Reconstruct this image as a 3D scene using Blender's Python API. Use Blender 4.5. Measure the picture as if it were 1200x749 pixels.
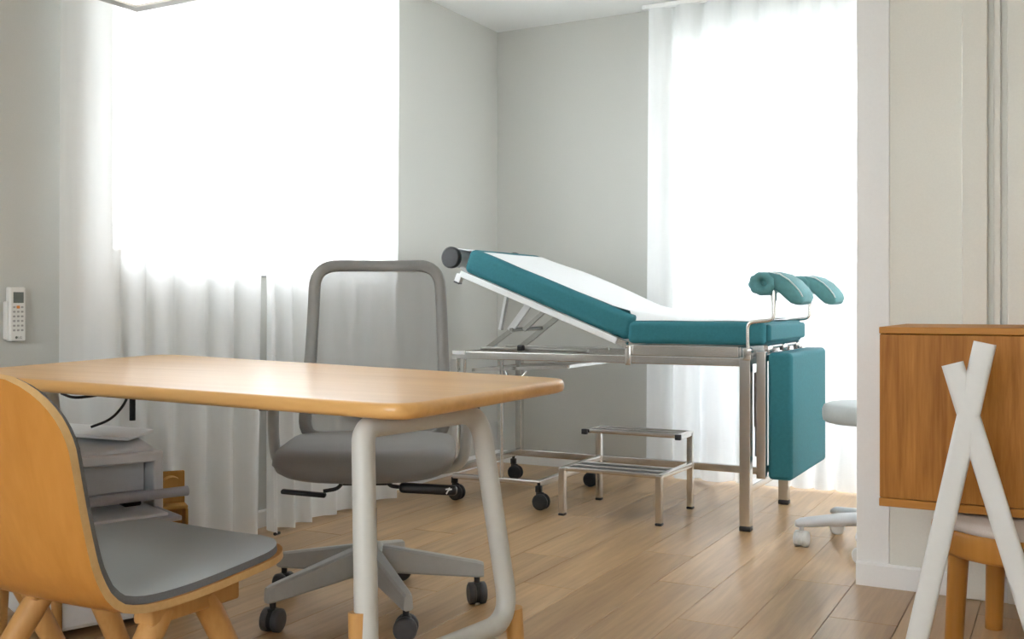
import bpy, bmesh, math, random
from mathutils import Vector, Matrix
random.seed(7)
S = bpy.context.scene
COL = S.collection
PI = math.pi
for o in list(bpy.data.objects):
    bpy.data.objects.remove(o)

# ------------------------------------------------------------------ camera
cd = bpy.data.cameras.new('camera')
cam = bpy.data.objects.new('camera', cd)
COL.objects.link(cam)
cd.sensor_width = 36.0
cd.lens = 36.27
cd.shift_y = -0.0146
cam.location = (2.920, -5.2525, 0.915)
cam.rotation_euler = (PI / 2, 0, math.radians(28.264))
cd.clip_start = 0.02
S.camera = cam

# ------------------------------------------------------------------ sky, exposure
S.view_settings.view_transform = 'Standard'
S.view_settings.look = 'None'
S.view_settings.gamma = 1.0
S.view_settings.use_curve_mapping = False
S.view_settings.exposure = 1.16
wd = bpy.data.worlds.new('overcast_sky')
S.world = wd
wd.use_nodes = True
bg = wd.node_tree.nodes['Background']
bg.inputs[0].default_value = (0.93, 0.97, 1.0, 1)
bg.inputs[1].default_value = 6.0

# ------------------------------------------------------------------ materials
def new_mat(name):
    m = bpy.data.materials.new(name)
    m.use_nodes = True
    nt = m.node_tree
    return m, nt, nt.nodes['Principled BSDF']

def ramp(nt, stops):
    r = nt.nodes.new('ShaderNodeValToRGB')
    el = r.color_ramp.elements
    el[0].position, el[0].color = stops[0][0], (*stops[0][1], 1)
    el[1].position, el[1].color = stops[-1][0], (*stops[-1][1], 1)
    for p, c in stops[1:-1]:
        e = el.new(p)
        e.color = (*c, 1)
    return r

def plain(name, col, rough=0.5, metal=0.0, coat=0.0, bump=0.0, scale=60, var=0.0, sheen=0.0, spec=0.5):
    m, nt, b = new_mat(name)
    b.inputs['Specular IOR Level'].default_value = spec
    b.inputs['Base Color'].default_value = (*col, 1)
    b.inputs['Roughness'].default_value = rough
    b.inputs['Metallic'].default_value = metal
    b.inputs['Coat Weight'].default_value = coat
    b.inputs['Sheen Weight'].default_value = sheen
    tc = nt.nodes.new('ShaderNodeTexCoord')
    n = nt.nodes.new('ShaderNodeTexNoise')
    n.inputs['Scale'].default_value = scale
    n.inputs['Detail'].default_value = 4
    nt.links.new(tc.outputs['Object'], n.inputs['Vector'])
    if var:
        r = ramp(nt, [(0.3, tuple(c * (1 - var) for c in col)), (0.7, tuple(min(1, c * (1 + var)) for c in col))])
        nt.links.new(n.outputs['Fac'], r.inputs[0])
        nt.links.new(r.outputs[0], b.inputs['Base Color'])
    if bump:
        bp = nt.nodes.new('ShaderNodeBump')
        bp.inputs['Strength'].default_value = bump
        bp.inputs['Distance'].default_value = 0.002
        nt.links.new(n.outputs['Fac'], bp.inputs['Height'])
        nt.links.new(bp.outputs[0], b.inputs['Normal'])
    return m

def wood(name, dark, light, axis='y', rough=0.35, fine=1.0, coat=0.0, per_object=0.0, contrast=1.0, spec=0.35):
    """grain stretched along one local axis"""
    m, nt, b = new_mat(name)
    L = nt.links
    tc = nt.nodes.new('ShaderNodeTexCoord')
    mp = nt.nodes.new('ShaderNodeMapping')
    sc = {'x': (0.9, 14, 14), 'y': (14, 0.9, 14), 'z': (14, 14, 0.9)}[axis]
    mp.inputs['Scale'].default_value = tuple(s * fine for s in sc)
    L.new(tc.outputs['Object'], mp.inputs['Vector'])
    if per_object:
        oi = nt.nodes.new('ShaderNodeObjectInfo')
        cx = nt.nodes.new('ShaderNodeCombineXYZ')
        mu = nt.nodes.new('ShaderNodeMath')
        mu.operation = 'MULTIPLY'
        mu.inputs[1].default_value = 57.0
        L.new(oi.outputs['Random'], mu.inputs[0])
        for k in range(3):
            L.new(mu.outputs[0], cx.inputs[k])
        L.new(cx.outputs[0], mp.inputs['Location'])
    n1 = nt.nodes.new('ShaderNodeTexNoise')
    n1.inputs['Scale'].default_value = 1.0
    n1.inputs['Detail'].default_value = 6
    n1.inputs['Roughness'].default_value = 0.62
    n1.inputs['Distortion'].default_value = 0.6
    L.new(mp.outputs[0], n1.inputs['Vector'])
    n2 = nt.nodes.new('ShaderNodeTexNoise')
    n2.inputs['Scale'].default_value = 6.0
    n2.inputs['Detail'].default_value = 3
    L.new(mp.outputs[0], n2.inputs['Vector'])
    mix = nt.nodes.new('ShaderNodeMix')
    mix.inputs[0].default_value = 0.3
    L.new(n1.outputs['Fac'], mix.inputs[2])
    L.new(n2.outputs['Fac'], mix.inputs[3])
    w = 0.22 / contrast
    r = ramp(nt, [(0.5 - w, dark), (0.5 + w, light)])
    L.new(mix.outputs[0], r.inputs[0])
    out = r.outputs[0]
    if per_object:
        hsv = nt.nodes.new('ShaderNodeHueSaturation')
        mr = nt.nodes.new('ShaderNodeMapRange')
        mr.inputs[3].default_value = 1 - per_object
        mr.inputs[4].default_value = 1 + per_object
        L.new(oi.outputs['Random'], mr.inputs[0])
        L.new(mr.outputs[0], hsv.inputs['Value'])
        L.new(out, hsv.inputs['Color'])
        out = hsv.outputs[0]
    L.new(out, b.inputs['Base Color'])
    b.inputs['Specular IOR Level'].default_value = spec
    b.inputs['Roughness'].default_value = rough
    b.inputs['Coat Weight'].default_value = coat
    b.inputs['Coat Roughness'].default_value = 0.15
    bp = nt.nodes.new('ShaderNodeBump')
    bp.inputs['Strength'].default_value = 0.12
    bp.inputs['Distance'].default_value = 0.001
    L.new(n2.outputs['Fac'], bp.inputs['Height'])
    L.new(bp.outputs[0], b.inputs['Normal'])
    return m

def sheer(name, col, clear=0.35, trans=0.6):
    """woven voile: part see-through, part glowing when lit from behind"""
    m, nt, b = new_mat(name)
    nt.nodes.remove(b)
    L = nt.links
    out = nt.nodes['Material Output']
    d = nt.nodes.new('ShaderNodeBsdfDiffuse'); d.inputs[0].default_value = (*col, 1)
    t = nt.nodes.new('ShaderNodeBsdfTranslucent'); t.inputs[0].default_value = (*col, 1)
    tr = nt.nodes.new('ShaderNodeBsdfTransparent'); tr.inputs[0].default_value = (1, 1, 1, 1)
    m1 = nt.nodes.new('ShaderNodeMixShader'); m1.inputs[0].default_value = trans
    m2 = nt.nodes.new('ShaderNodeMixShader'); m2.inputs[0].default_value = 1 - clear
    tc = nt.nodes.new('ShaderNodeTexCoord')
    n = nt.nodes.new('ShaderNodeTexNoise'); n.inputs['Scale'].default_value = 9
    mp = nt.nodes.new('ShaderNodeMapping'); mp.inputs['Scale'].default_value = (3, 3, 0.3)
    L.new(tc.outputs['Object'], mp.inputs[0]); L.new(mp.outputs[0], n.inputs['Vector'])
    mr = nt.nodes.new('ShaderNodeMapRange')
    mr.inputs[3].default_value = 1 - clear - 0.05
    mr.inputs[4].default_value = 1 - clear + 0.05
    L.new(n.outputs['Fac'], mr.inputs[0]); L.new(mr.outputs[0], m2.inputs[0])
    L.new(d.outputs[0], m1.inputs[1]); L.new(t.outputs[0], m1.inputs[2])
    L.new(tr.outputs[0], m2.inputs[1]); L.new(m1.outputs[0], m2.inputs[2])
    L.new(m2.outputs[0], out.inputs[0])
    return m

def thin_glass(name, tint=(1, 1, 1)):
    m, nt, b = new_mat(name)
    nt.nodes.remove(b)
    L = nt.links
    out = nt.nodes['Material Output']
    tr = nt.nodes.new('ShaderNodeBsdfTransparent'); tr.inputs[0].default_value = (*tint, 1)
    g = nt.nodes.new('ShaderNodeBsdfGlossy'); g.inputs['Roughness'].default_value = 0.02
    lw = nt.nodes.new('ShaderNodeLayerWeight'); lw.inputs[0].default_value = 0.5
    pw = nt.nodes.new('ShaderNodeMath'); pw.operation = 'POWER'; pw.inputs[1].default_value = 5.0
    fr = nt.nodes.new('ShaderNodeMath'); fr.operation = 'MULTIPLY_ADD'; fr.inputs[1].default_value = 0.90; fr.inputs[2].default_value = 0.04
    L.new(lw.outputs['Facing'], pw.inputs[0]); L.new(pw.outputs[0], fr.inputs[0])
    mx = nt.nodes.new('ShaderNodeMixShader')
    L.new(fr.outputs[0], mx.inputs[0]); L.new(tr.outputs[0], mx.inputs[1]); L.new(g.outputs[0], mx.inputs[2])
    L.new(mx.outputs[0], out.inputs[0])
    return m

def emit(name, col, strength):
    m, nt, b = new_mat(name)
    b.inputs['Base Color'].default_value = (*col, 1)
    b.inputs['Emission Color'].default_value = (*col, 1)
    b.inputs['Emission Strength'].default_value = strength
    return m

M = {
    'wall': plain('wall_paint', (0.575, 0.575, 0.54), 0.85, bump=0.05, scale=180, var=0.015),
    'partition': plain('cream_paint', (0.85, 0.84, 0.77), 0.6, bump=0.04, scale=160, var=0.015),
    'white_paint': plain('white_paint', (0.92, 0.92, 0.91), 0.55, bump=0.03, scale=120, var=0.01),
    'ceiling': plain('ceiling_paint', (0.84, 0.85, 0.84), 0.9, bump=0.04, scale=150, var=0.01),
    'slab': plain('floor_slab', (0.20, 0.125, 0.07), 0.9, var=0.1),
    'plank': wood('oak_plank', (0.32, 0.18, 0.075), (0.60, 0.39, 0.195), 'y', 0.31, 0.8, per_object=0.13, spec=0.8, contrast=1.2),
    'concrete': plain('balcony_concrete', (0.27, 0.28, 0.30), 0.9, bump=0.2, scale=25, var=0.06),  # for the added balcony, kept dark to dim the curtain
    'ground': plain('ground_gravel', (0.45, 0.46, 0.44), 0.95, bump=0.3, scale=3, var=0.15),
    'voile': sheer('white_voile', (0.91, 0.92, 0.92), 0.12, 0.35),
    'glass': thin_glass('window_glass'),
    'pvc': plain('white_window_profile', (0.85, 0.86, 0.87), 0.35, var=0.01),
    'desk_wood': wood('oiled_oak_top', (0.66, 0.34, 0.10), (0.86, 0.52, 0.20), 'x', 0.34, 0.7, coat=0.28),
    'leg_wood': wood('oak_leg', (0.50, 0.25, 0.075), (0.66, 0.38, 0.14), 'z', 0.42, 1.2),
    'ply': wood('oak_plywood', (0.44, 0.180, 0.030), (0.58, 0.265, 0.060), 'z', 0.36, 0.8, coat=0.12),
    'ply_edge': wood('plywood_edge', (0.60, 0.36, 0.14), (0.72, 0.48, 0.22), 'x', 0.45, 1.5),
    'cab_wood': wood('cabinet_oak', (0.31, 0.110, 0.012), (0.58, 0.250, 0.050), 'z', 0.5, 1.3, contrast=1.5, spec=0.25),
    'cab_edge': wood('cabinet_oak_edge', (0.44, 0.170, 0.026), (0.62, 0.290, 0.066), 'x', 0.5, 1.3, spec=0.25),
    'metal_white': plain('white_powder_coat', (0.58, 0.57, 0.53), 0.38, var=0.01),
    'felt': plain('grey_felt', (0.35, 0.385, 0.405), 0.95, bump=0.5, scale=900, var=0.10, sheen=0.3),
    'felt_edge': plain('grey_felt_edge', (0.19, 0.205, 0.225), 0.95, bump=0.4, scale=700, var=0.08),
    'seat_grey': plain('grey_upholstery', (0.23, 0.225, 0.22), 0.85, bump=0.4, scale=800, var=0.06, sheen=0.3),
    'frame_grey': plain('grey_plastic', (0.25, 0.248, 0.24), 0.45, var=0.03),
    'base_grey': plain('pale_grey_plastic', (0.48, 0.49, 0.48), 0.40, var=0.02),
    'mesh_back': None,
    'black': plain('black_plastic', (0.018, 0.018, 0.02), 0.4, var=0.1),
    'rubber': plain('black_rubber', (0.03, 0.032, 0.034), 0.6, var=0.1),
    'wheel': plain('dark_grey_wheel', (0.07, 0.07, 0.075), 0.45, var=0.05),
    'steel': plain('brushed_stainless', (0.70, 0.68, 0.65), 0.22, 1.0, bump=0.03, scale=300, var=0.03),
    'steel_dark': plain('dull_steel', (0.42, 0.41, 0.38), 0.35, 1.0, var=0.05),
    'bed_white': plain('white_enamelled_bar', (0.80, 0.81, 0.81), 0.35, var=0.01),
    'teal': plain('teal_vinyl', (0.040, 0.176, 0.210), 0.55, spec=0.10, bump=0.15, scale=90, var=0.05),
    'teal_crutch': plain('teal_cover', (0.075, 0.235, 0.250), 0.55, bump=0.5, scale=60, var=0.08),
    'piping': plain('pale_piping', (0.62, 0.70, 0.70), 0.6, var=0.02),
    'paper': plain('white_paper', (0.86, 0.87, 0.88), 0.8, bump=0.15, scale=40, var=0.01),
    'stool_grey': plain('pale_grey_vinyl', (0.46, 0.49, 0.49), 0.5, var=0.02),
    'stool_base': plain('pale_stool_plastic', (0.60, 0.61, 0.63), 0.35, var=0.02),
    'caster_pale': plain('pale_caster', (0.66, 0.66, 0.65), 0.4, var=0.02),
    'printer': plain('printer_plastic', (0.72, 0.72, 0.72), 0.45, var=0.01),
    'printer_grey': plain('printer_grey', (0.42, 0.43, 0.46), 0.4, var=0.02),
    'acrylic': None,
    'carton': wood('tan_board', (0.52, 0.28, 0.07), (0.64, 0.38, 0.12), 'z', 0.6, 1.0),
    'remote': plain('remote_plastic', (0.76, 0.76, 0.73), 0.4, var=0.01),
    'remote_key': plain('remote_key', (0.40, 0.40, 0.38), 0.5, var=0.05),
    'orange': plain('orange_key', (0.75, 0.28, 0.06), 0.5, var=0.03),
    'lcd': plain('lcd_display', (0.16, 0.18, 0.16), 0.25, var=0.05),
    'tread': plain('ribbed_tread', (0.10, 0.10, 0.10), 0.45, var=0.08),
    'lamp_grey': plain('lamp_aluminium', (0.34, 0.34, 0.32), 0.4, 0.3, var=0.02),
    'diffuser': emit('lamp_diffuser', (1.0, 0.97, 0.92), 1.5),
    'stand_white': plain('white_lacquer_bar', (0.80, 0.80, 0.78), 0.45, var=0.01),
    'pad_pale': plain('pale_seat_pad', (0.62, 0.55, 0.50), 0.8, bump=0.2, scale=300, var=0.04),
    'cable': plain('black_cable', (0.015, 0.015, 0.016), 0.5, var=0.1),
}
M['mesh_back'] = sheer('grey_mesh_fabric', (0.40, 0.395, 0.385), 0.30, 0.4)
M['acrylic'] = sheer('smoky_acrylic', (0.62, 0.63, 0.68), 0.35, 0.4)

# ------------------------------------------------------------------ mesh helpers
class MB:
    """collects shapes into one mesh"""
    def __init__(self):
        self.v = []; self.f = []; self.sm = []
    def add(self, vs, fs, smooth=False):
        o = len(self.v)
        self.v += [Vector(p) for p in vs]
        for f in fs:
            self.f.append(tuple(i + o for i in f)); self.sm.append(smooth)
        return self
    def box(self, c, s, R=None):
        hx, hy, hz = s[0] / 2, s[1] / 2, s[2] / 2
        vs = [Vector((x, y, z)) for z in (-hz, hz) for y in (-hy, hy) for x in (-hx, hx)]
        if R: vs = [R @ p for p in vs]
        vs = [p + Vector(c) for p in vs]
        return self.add(vs, [(0, 2, 3, 1), (4, 5, 7, 6), (0, 1, 5, 4), (2, 6, 7, 3), (0, 4, 6, 2), (1, 3, 7, 5)])
    def box2(self, a, b):
        return self.box([(a[i] + b[i]) / 2 for i in range(3)], [abs(b[i] - a[i]) for i in range(3)])
    def rbox(self, c, s, r=0.01, seg=3, R=None, smooth=True):
        bm = bmesh.new()
        bmesh.ops.create_cube(bm, size=1)
        bmesh.ops.scale(bm, vec=s, verts=bm.verts)
        bmesh.ops.bevel(bm, geom=list(bm.edges), offset=r, segments=seg, profile=0.5, affect='EDGES', clamp_overlap=True)
        bm.verts.ensure_lookup_table()
        R = R or Matrix.Identity(3)
        vs = [R @ v.co + Vector(c) for v in bm.verts]
        fs = [tuple(v.index for v in f.verts) for f in bm.faces]
        bm.free()
        return self.add(vs, fs, smooth)
    def ring_loft(self, rings, closed=False, caps=True, smooth=True):
        n = len(rings[0]); vs = [p for r in rings for p in r]; fs = []
        m = len(rings)
        for i in range(m if closed else m - 1):
            a = i * n; b = ((i + 1) % m) * n
            for j in range(n):
                fs.append((a + j, a + (j + 1) % n, b + (j + 1) % n, b + j))
        self.add(vs, fs, smooth)
        if caps and not closed:
            self.add(rings[0], [tuple(reversed(range(n)))]); self.add(rings[-1], [tuple(range(n))])
        return self
    def tube(self, pts, r, seg=10, closed=False, prof=None, up=None, caps=True, smooth=True):
        """sweep a round (or given 2-D) profile along pts; r may be a list"""
        P = [Vector(p) for p in pts]; n = len(P)
        rs = r if isinstance(r, (list, tuple)) else [r] * n
        T = []
        for i in range(n):
            if closed: t = P[(i + 1) % n] - P[i - 1]
            elif i == 0: t = P[1] - P[0]
            elif i == n - 1: t = P[-1] - P[-2]
            else: t = (P[i + 1] - P[i]).normalized() + (P[i] - P[i - 1]).normalized()
            T.append(t.normalized())
        u = Vector(up) if up else (Vector((0, 0, 1)) if abs(T[0].z) < 0.9 else Vector((0, 1, 0)))
        u = (u - T[0] * u.dot(T[0])).normalized()
        rings = []
        for i in range(n):
            if up:
                q = Vector(up); q = q - T[i] * q.dot(T[i])
                if q.length > 1e-4: u = q.normalized()
            else:
                u = (u - T[i] * u.dot(T[i])).normalized()
            s = T[i].cross(u)
            if prof: rings.append([P[i] + u * (a * rs[i]) + s * (b * rs[i]) for a, b in prof])
            else: rings.append([P[i] + u * (math.cos(2 * PI * k / seg) * rs[i]) + s * (math.sin(2 * PI * k / seg) * rs[i]) for k in range(seg)])
        return self.ring_loft(rings, closed, caps, smooth)
    def bar(self, a, b, w, h=None, up=None):
        h = h or w
        return self.tube([a, b], 1, prof=[(-h / 2, -w / 2), (-h / 2, w / 2), (h / 2, w / 2), (h / 2, -w / 2)], up=up, smooth=False)
    def cyl(self, a, b, r, seg=16, r2=None):
        return self.tube([a, b], [r, r if r2 is None else r2], seg)
    def lathe(self, prof, c=(0, 0, 0), seg=32, smooth=True):
        """prof: (radius, z) from bottom to top, closed with caps"""
        rings = [[Vector((c[0] + r * math.cos(2 * PI * k / seg), c[1] + r * math.sin(2 * PI * k / seg), c[2] + z)) for k in range(seg)] for r, z in prof]
        return self.ring_loft(rings, False, True, smooth)
    def build(self, name, mat, parent=None, off=(0, 0, 0), wn=False, mats=None):
        me = bpy.data.meshes.new(name)
        o_ = Vector(off)
        me.from_pydata([tuple(p - o_) for p in self.v], [], self.f)
        me.polygons.foreach_set('use_smooth', self.sm)
        me.materials.append(M[mat])
        me.update()
        bm = bmesh.new(); bm.from_mesh(me)
        bmesh.ops.recalc_face_normals(bm, faces=bm.faces)
        bm.to_mesh(me); bm.free()
        o = bpy.data.objects.new(name, me)
        COL.objects.link(o)
        if parent: o.parent = parent
        if wn:
            md = o.modifiers.new('weighted_normal', 'WEIGHTED_NORMAL'); md.keep_sharp = True
        return o

def fillet(pts, r, seg=5, closed=False):
    P = [Vector(p) for p in pts]; n = len(P); out = []
    for i in range(n):
        if not closed and i in (0, n - 1):
            out.append(P[i]); continue
        a, b, c = P[i - 1], P[i], P[(i + 1) % n]
        rr = r[i] if isinstance(r, (list, tuple)) else r
        d1 = (a - b); d2 = (c - b)
        k = min(rr, d1.length * 0.49, d2.length * 0.49)
        p1 = b + d1.normalized() * k; p2 = b + d2.normalized() * k
        for j in range(seg + 1):
            t = j / seg
            out.append(p1 * (1 - t) ** 2 + b * 2 * t * (1 - t) + p2 * t * t)
    return out

def tag(o, label=None, cat=None, group=None, kind=None):
    if label: o['label'] = label
    if cat: o['category'] = cat
    if group: o['group'] = group
    if kind: o['kind'] = kind
    return o

def thing(name, label, cat, loc=(0, 0, 0), rz=0.0, group=None):
    o = bpy.data.objects.new(name, None)
    COL.objects.link(o)
    o.location = loc; o.rotation_euler = (0, 0, rz)
    o.empty_display_size = 0.1
    return tag(o, label, cat, group)

def struct(name, mb, mat, label, cat, wn=False):
    return tag(mb.build(name, mat, wn=wn), label, cat, kind='structure')

def dup(root, loc, rz, label, group=None):
    r = root.copy(); COL.objects.link(r)
    r.location = loc; r.rotation_euler = (0, 0, rz)
    r['label'] = label
    if group: r['group'] = group
    for ch in list(root.children):
        c = ch.copy(); COL.objects.link(c); c.parent = r
        for g in list(ch.children):
            d = g.copy(); COL.objects.link(d); d.parent = c
    return r

def rotX(a): return Matrix.Rotation(a, 3, 'X')
def rotY(a): return Matrix.Rotation(a, 3, 'Y')
def rotZ(a): return Matrix.Rotation(a, 3, 'Z')

# ------------------------------------------------------------------ the room
XR, YR, CH, WT = 4.3, -7.2, 2.5, 0.25
floor = struct('floor', MB().box2((0, 0, -0.12), (XR, YR, -0.012)), 'slab', 'oak plank floor of the consulting room', 'floor')
PW, PL = 0.192, 1.28
plank_cache = {}
col_i = 0
x = 0.0
while x < XR - 0.01:
    wd_ = min(PW, XR - x)
    y = 0.0
    first = PL * (0.25 + ((col_i * 0.381) % 1.0) * 0.75)
    ln = first
    while y > YR + 0.01:
        ln = min(ln, y - YR)
        key = (round(wd_, 3), round(ln, 3))
        if key not in plank_cache:
            g = 0.0008
            plank_cache[key] = MB().rbox((0, 0, -0.006), (wd_ - 2 * g, ln - 2 * g, 0.012), 0.0011, 1, smooth=False).build('plank', 'plank', floor)
            o = plank_cache[key]
        else:
            o = plank_cache[key].copy(); COL.objects.link(o)
        o.location = (x + wd_ / 2, y - ln / 2, 0)
        y -= ln
        ln = PL
    x += PW
    col_i += 1

struct('ceiling', MB().box2((-WT, WT, CH), (XR + WT, YR - WT, CH + 0.2)), 'ceiling', 'plain white ceiling over the corner', 'ceiling')

# left wall with the window opening
LY0, LY1, LZ0, LZ1 = -2.75, -1.11, 1.045, 2.42
w = MB()
w.box2((-WT, WT, -0.12), (0, LY1, CH)); w.box2((-WT, LY0, -0.12), (0, YR - WT, CH))
w.box2((-WT, LY1, -0.12), (0, LY0, LZ0)); w.box2((-WT, LY1, LZ1), (0, LY0, CH))
struct('wall_left', w, 'wall', 'light grey wall with the wide curtained window', 'wall')
# back wall with the glazed balcony door
BX0, BX1, BZ1 = 1.045, 3.65, 2.36  # opening widened unseen behind the partition to light the couch end
w = MB()
w.box2((0, 0, -0.12), (BX0, WT, CH)); w.box2((BX1, 0, -0.12), (XR + WT, WT, CH)); w.box2((BX0, 0, BZ1), (BX1, WT, CH))
w.box2((BX0, 0, -0.12), (BX1, WT, 0.0))
struct('wall_back', w, 'wall', 'light grey wall behind the examination couch', 'wall')
QY0, QY1, QZ0, QZ1 = -1.40, -0.30, 0.95, 2.25  # opening for the added side window
w = MB()
w.box2((XR, 0, -0.12), (XR + WT, QY1, CH)); w.box2((XR, QY0, -0.12), (XR + WT, YR - WT, CH))
w.box2((XR, QY1, -0.12), (XR + WT, QY0, QZ0)); w.box2((XR, QY1, QZ1), (XR + WT, QY0, CH))
struct('wall_right', w, 'partition', 'cream wall closing the room beyond the partition', 'wall')
# rear wall behind the viewer: wide opening added to let daylight in
RX0, RX1, RZ0, RZ1 = 1.1, 3.3, 0.85, 2.25
w = MB()
w.box2((0, YR, -0.12), (RX0, YR - WT, CH)); w.box2((RX1, YR, -0.12), (XR, YR - WT, CH))
w.box2((RX0, YR, -0.12), (RX1, YR - WT, RZ0)); w.box2((RX0, YR, RZ1), (RX1, YR - WT, CH))
struct('wall_rear', w, 'wall', 'unseen light grey rear wall with an added daylight window', 'wall')

# partition that hides the end of the balcony door
part = struct('wall_partition', MB().box2((2.318, -1.73, 0), (XR, -1.61, CH)), 'partition', 'cream partition wall behind the hanging oak cabinet', 'wall')
for a, b, d in ((2.632, 2.705, 0.034), (2.722, 2.742, 0.024), (2.76, 2.83, 0.034), (2.85, 2.94, 0.024), (2.96, 3.05, 0.034), (3.07, 3.16, 0.024)):
    MB().rbox(((a + b) / 2, -1.73 - d / 2, 1.25), (b - a, d, 2.498), 0.004, 2).build('panel_strip', 'partition', part, wn=True)
struct('trim_1', MB().rbox((2.364, -1.67, 1.25), (0.102, 0.136, 2.498), 0.003, 2), 'white_paint', 'white corner casing on the free end of the partition', 'trim', wn=True)
def baseboard(name, a, b, n, label, h=0.07, t=0.014):
    a = Vector(a); b = Vector(b); n = Vector(n)
    mb = MB()
    vs = []
    for p in (a, b):
        vs += [p, p + n * t, p + n * t + Vector((0, 0, h - 0.006)), p + n * (t - 0.005) + Vector((0, 0, h)), p + Vector((0, 0, h))]
    mb.add(vs, [(0, 1, 6, 5), (1, 2, 7, 6), (2, 3, 8, 7), (3, 4, 9, 8), (0, 4, 3, 2, 1), (5, 6, 7, 8, 9), (0, 5, 9, 4)])
    return struct(name, mb, 'white_paint', label, 'baseboard')
baseboard('baseboard_left', (0, 0, 0), (0, YR, 0), (1, 0, 0), 'white baseboard along the wall under the window')
baseboard('baseboard_back', (0, 0, 0), (BX0 - 0.02, 0, 0), (0, -1, 0), 'white baseboard behind the couch beside the balcony door')
baseboard('baseboard_partition', (2.313, -1.737, 0), (XR, -1.737, 0), (0, -1, 0), 'white baseboard at the foot of the cream partition', 0.075)

# ------------------------------------------------------------------ windows
def window(name, o, u, w_, z0, z1, nsash, label, cat, depth=0.06, fr=0.04):
    """frame in the plane through o along unit u; glass panes are children"""
    o = Vector(o); u = Vector(u); n = Vector((0, 0, 1)).cross(u)
    R = Matrix((u, n, (0, 0, 1))).transposed()
    def B(mb, a, b, za, zb, d=depth, dn=0.0):
        mb.rbox(o + u * ((a + b) / 2) + n * dn + Vector((0, 0, (za + zb) / 2)), (abs(b - a), d, zb - za), 0.004, 2, R)
    mb = MB()
    B(mb, 0, fr, z0, z1); B(mb, w_ - fr, w_, z0, z1); B(mb, fr, w_ - fr, z1 - fr, z1); B(mb, fr, w_ - fr, z0, z0 + fr)
    root = struct(name, mb, 'pvc', label, cat, wn=True)
    sw = w_ / nsash
    for k in range(nsash):
        a = k * sw + (fr if k == 0 else 0.002); b = (k + 1) * sw - (fr if k == nsash - 1 else 0.002)
        s = 0.034
        mb = MB()
        B(mb, a, a + s, z0 + fr, z1 - fr, depth * 0.8); B(mb, b - s, b, z0 + fr, z1 - fr, depth * 0.8)
        B(mb, a + s, b - s, z0 + fr, z0 + fr + s, depth * 0.8); B(mb, a + s, b - s, z1 - fr - s, z1 - fr, depth * 0.8)
        sash = mb.build('sash', 'pvc', root, wn=True)
        mb = MB(); mb.box(o + u * ((a + b) / 2) + Vector((0, 0, (z0 + z1) / 2)), (b - a - 2 * s + 0.01, 0.006, z1 - z0 - 2 * fr - 2 * s + 0.01), R)
        mb.build('pane', 'glass', sash)
    return root
win1 = window('window_1', (-0.14, LY0, 0), (0, 1, 0), LY1 - LY0, LZ0, LZ1, 2, 'white framed window behind the sheer curtains', 'window')
MB().rbox((-0.03, (LY0 + LY1) / 2, LZ0 - 0.002), (0.15, LY1 - LY0 + 0.06, 0.028), 0.006, 2).build('window_sill', 'white_paint', win1, wn=True)
h = MB(); h.rbox((-0.095, -2.318, 1.135), (0.012, 0.03, 0.05), 0.003, 2); h.rbox((-0.075, -2.29, 1.135), (0.016, 0.085, 0.016), 0.004, 2)
tag(h.build('window_handle', 'lamp_grey', win1, wn=True), 'dark grey lever handle')
window('door_1', (BX0, 0.14, 0), (1, 0, 0), BX1 - BX0, 0.0, BZ1, 3, 'white framed glazed balcony door behind the curtain', 'door')
window('added_window_rear', (RX1, YR - 0.14, 0), (-1, 0, 0), RX1 - RX0, RZ0, RZ1, 3, 'added white framed window in the unseen rear wall for daylight', 'window')  # added behind the viewer as a source of room daylight
window('added_window_side', (XR + 0.14, QY1, 0), (0, -1, 0), QY1 - QY0, QZ0, QZ1, 2, 'added unseen window beyond the partition lighting the couch end', 'window')  # added out of view to brighten the foot pad side
# added balcony that shapes the light on the curtain, and ground outside
struct('added_balcony_floor', MB().box2((0.2, WT, -0.25), (4.4, 1.45, -0.03)), 'concrete', 'added concrete balcony floor outside the glazed door', 'balcony')  # part of the added balcony
par = MB(); par.box2((0.2, 1.30, -0.03), (4.4, 1.45, 1.12)); par.rbox((2.3, 1.375, 1.145), (4.26, 0.22, 0.05), 0.01, 2)
struct('added_shade_slab', MB().box2((0.2, WT, 2.66), (4.4, 1.95, 2.84)), 'concrete', 'added unseen slab that shades the balcony door curtain', 'balcony')  # added slab, cuts the sky light reaching the curtain
struct('added_parapet', par, 'concrete', 'added balcony parapet that dims the lower curtain', 'parapet')  # added, its height and dark tone hold back light on the curtain
struct('ground', MB().box2((-60, -60, -4.2), (60, 60, -4.0)), 'ground', 'pale open ground outside the building', 'ground')

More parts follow.
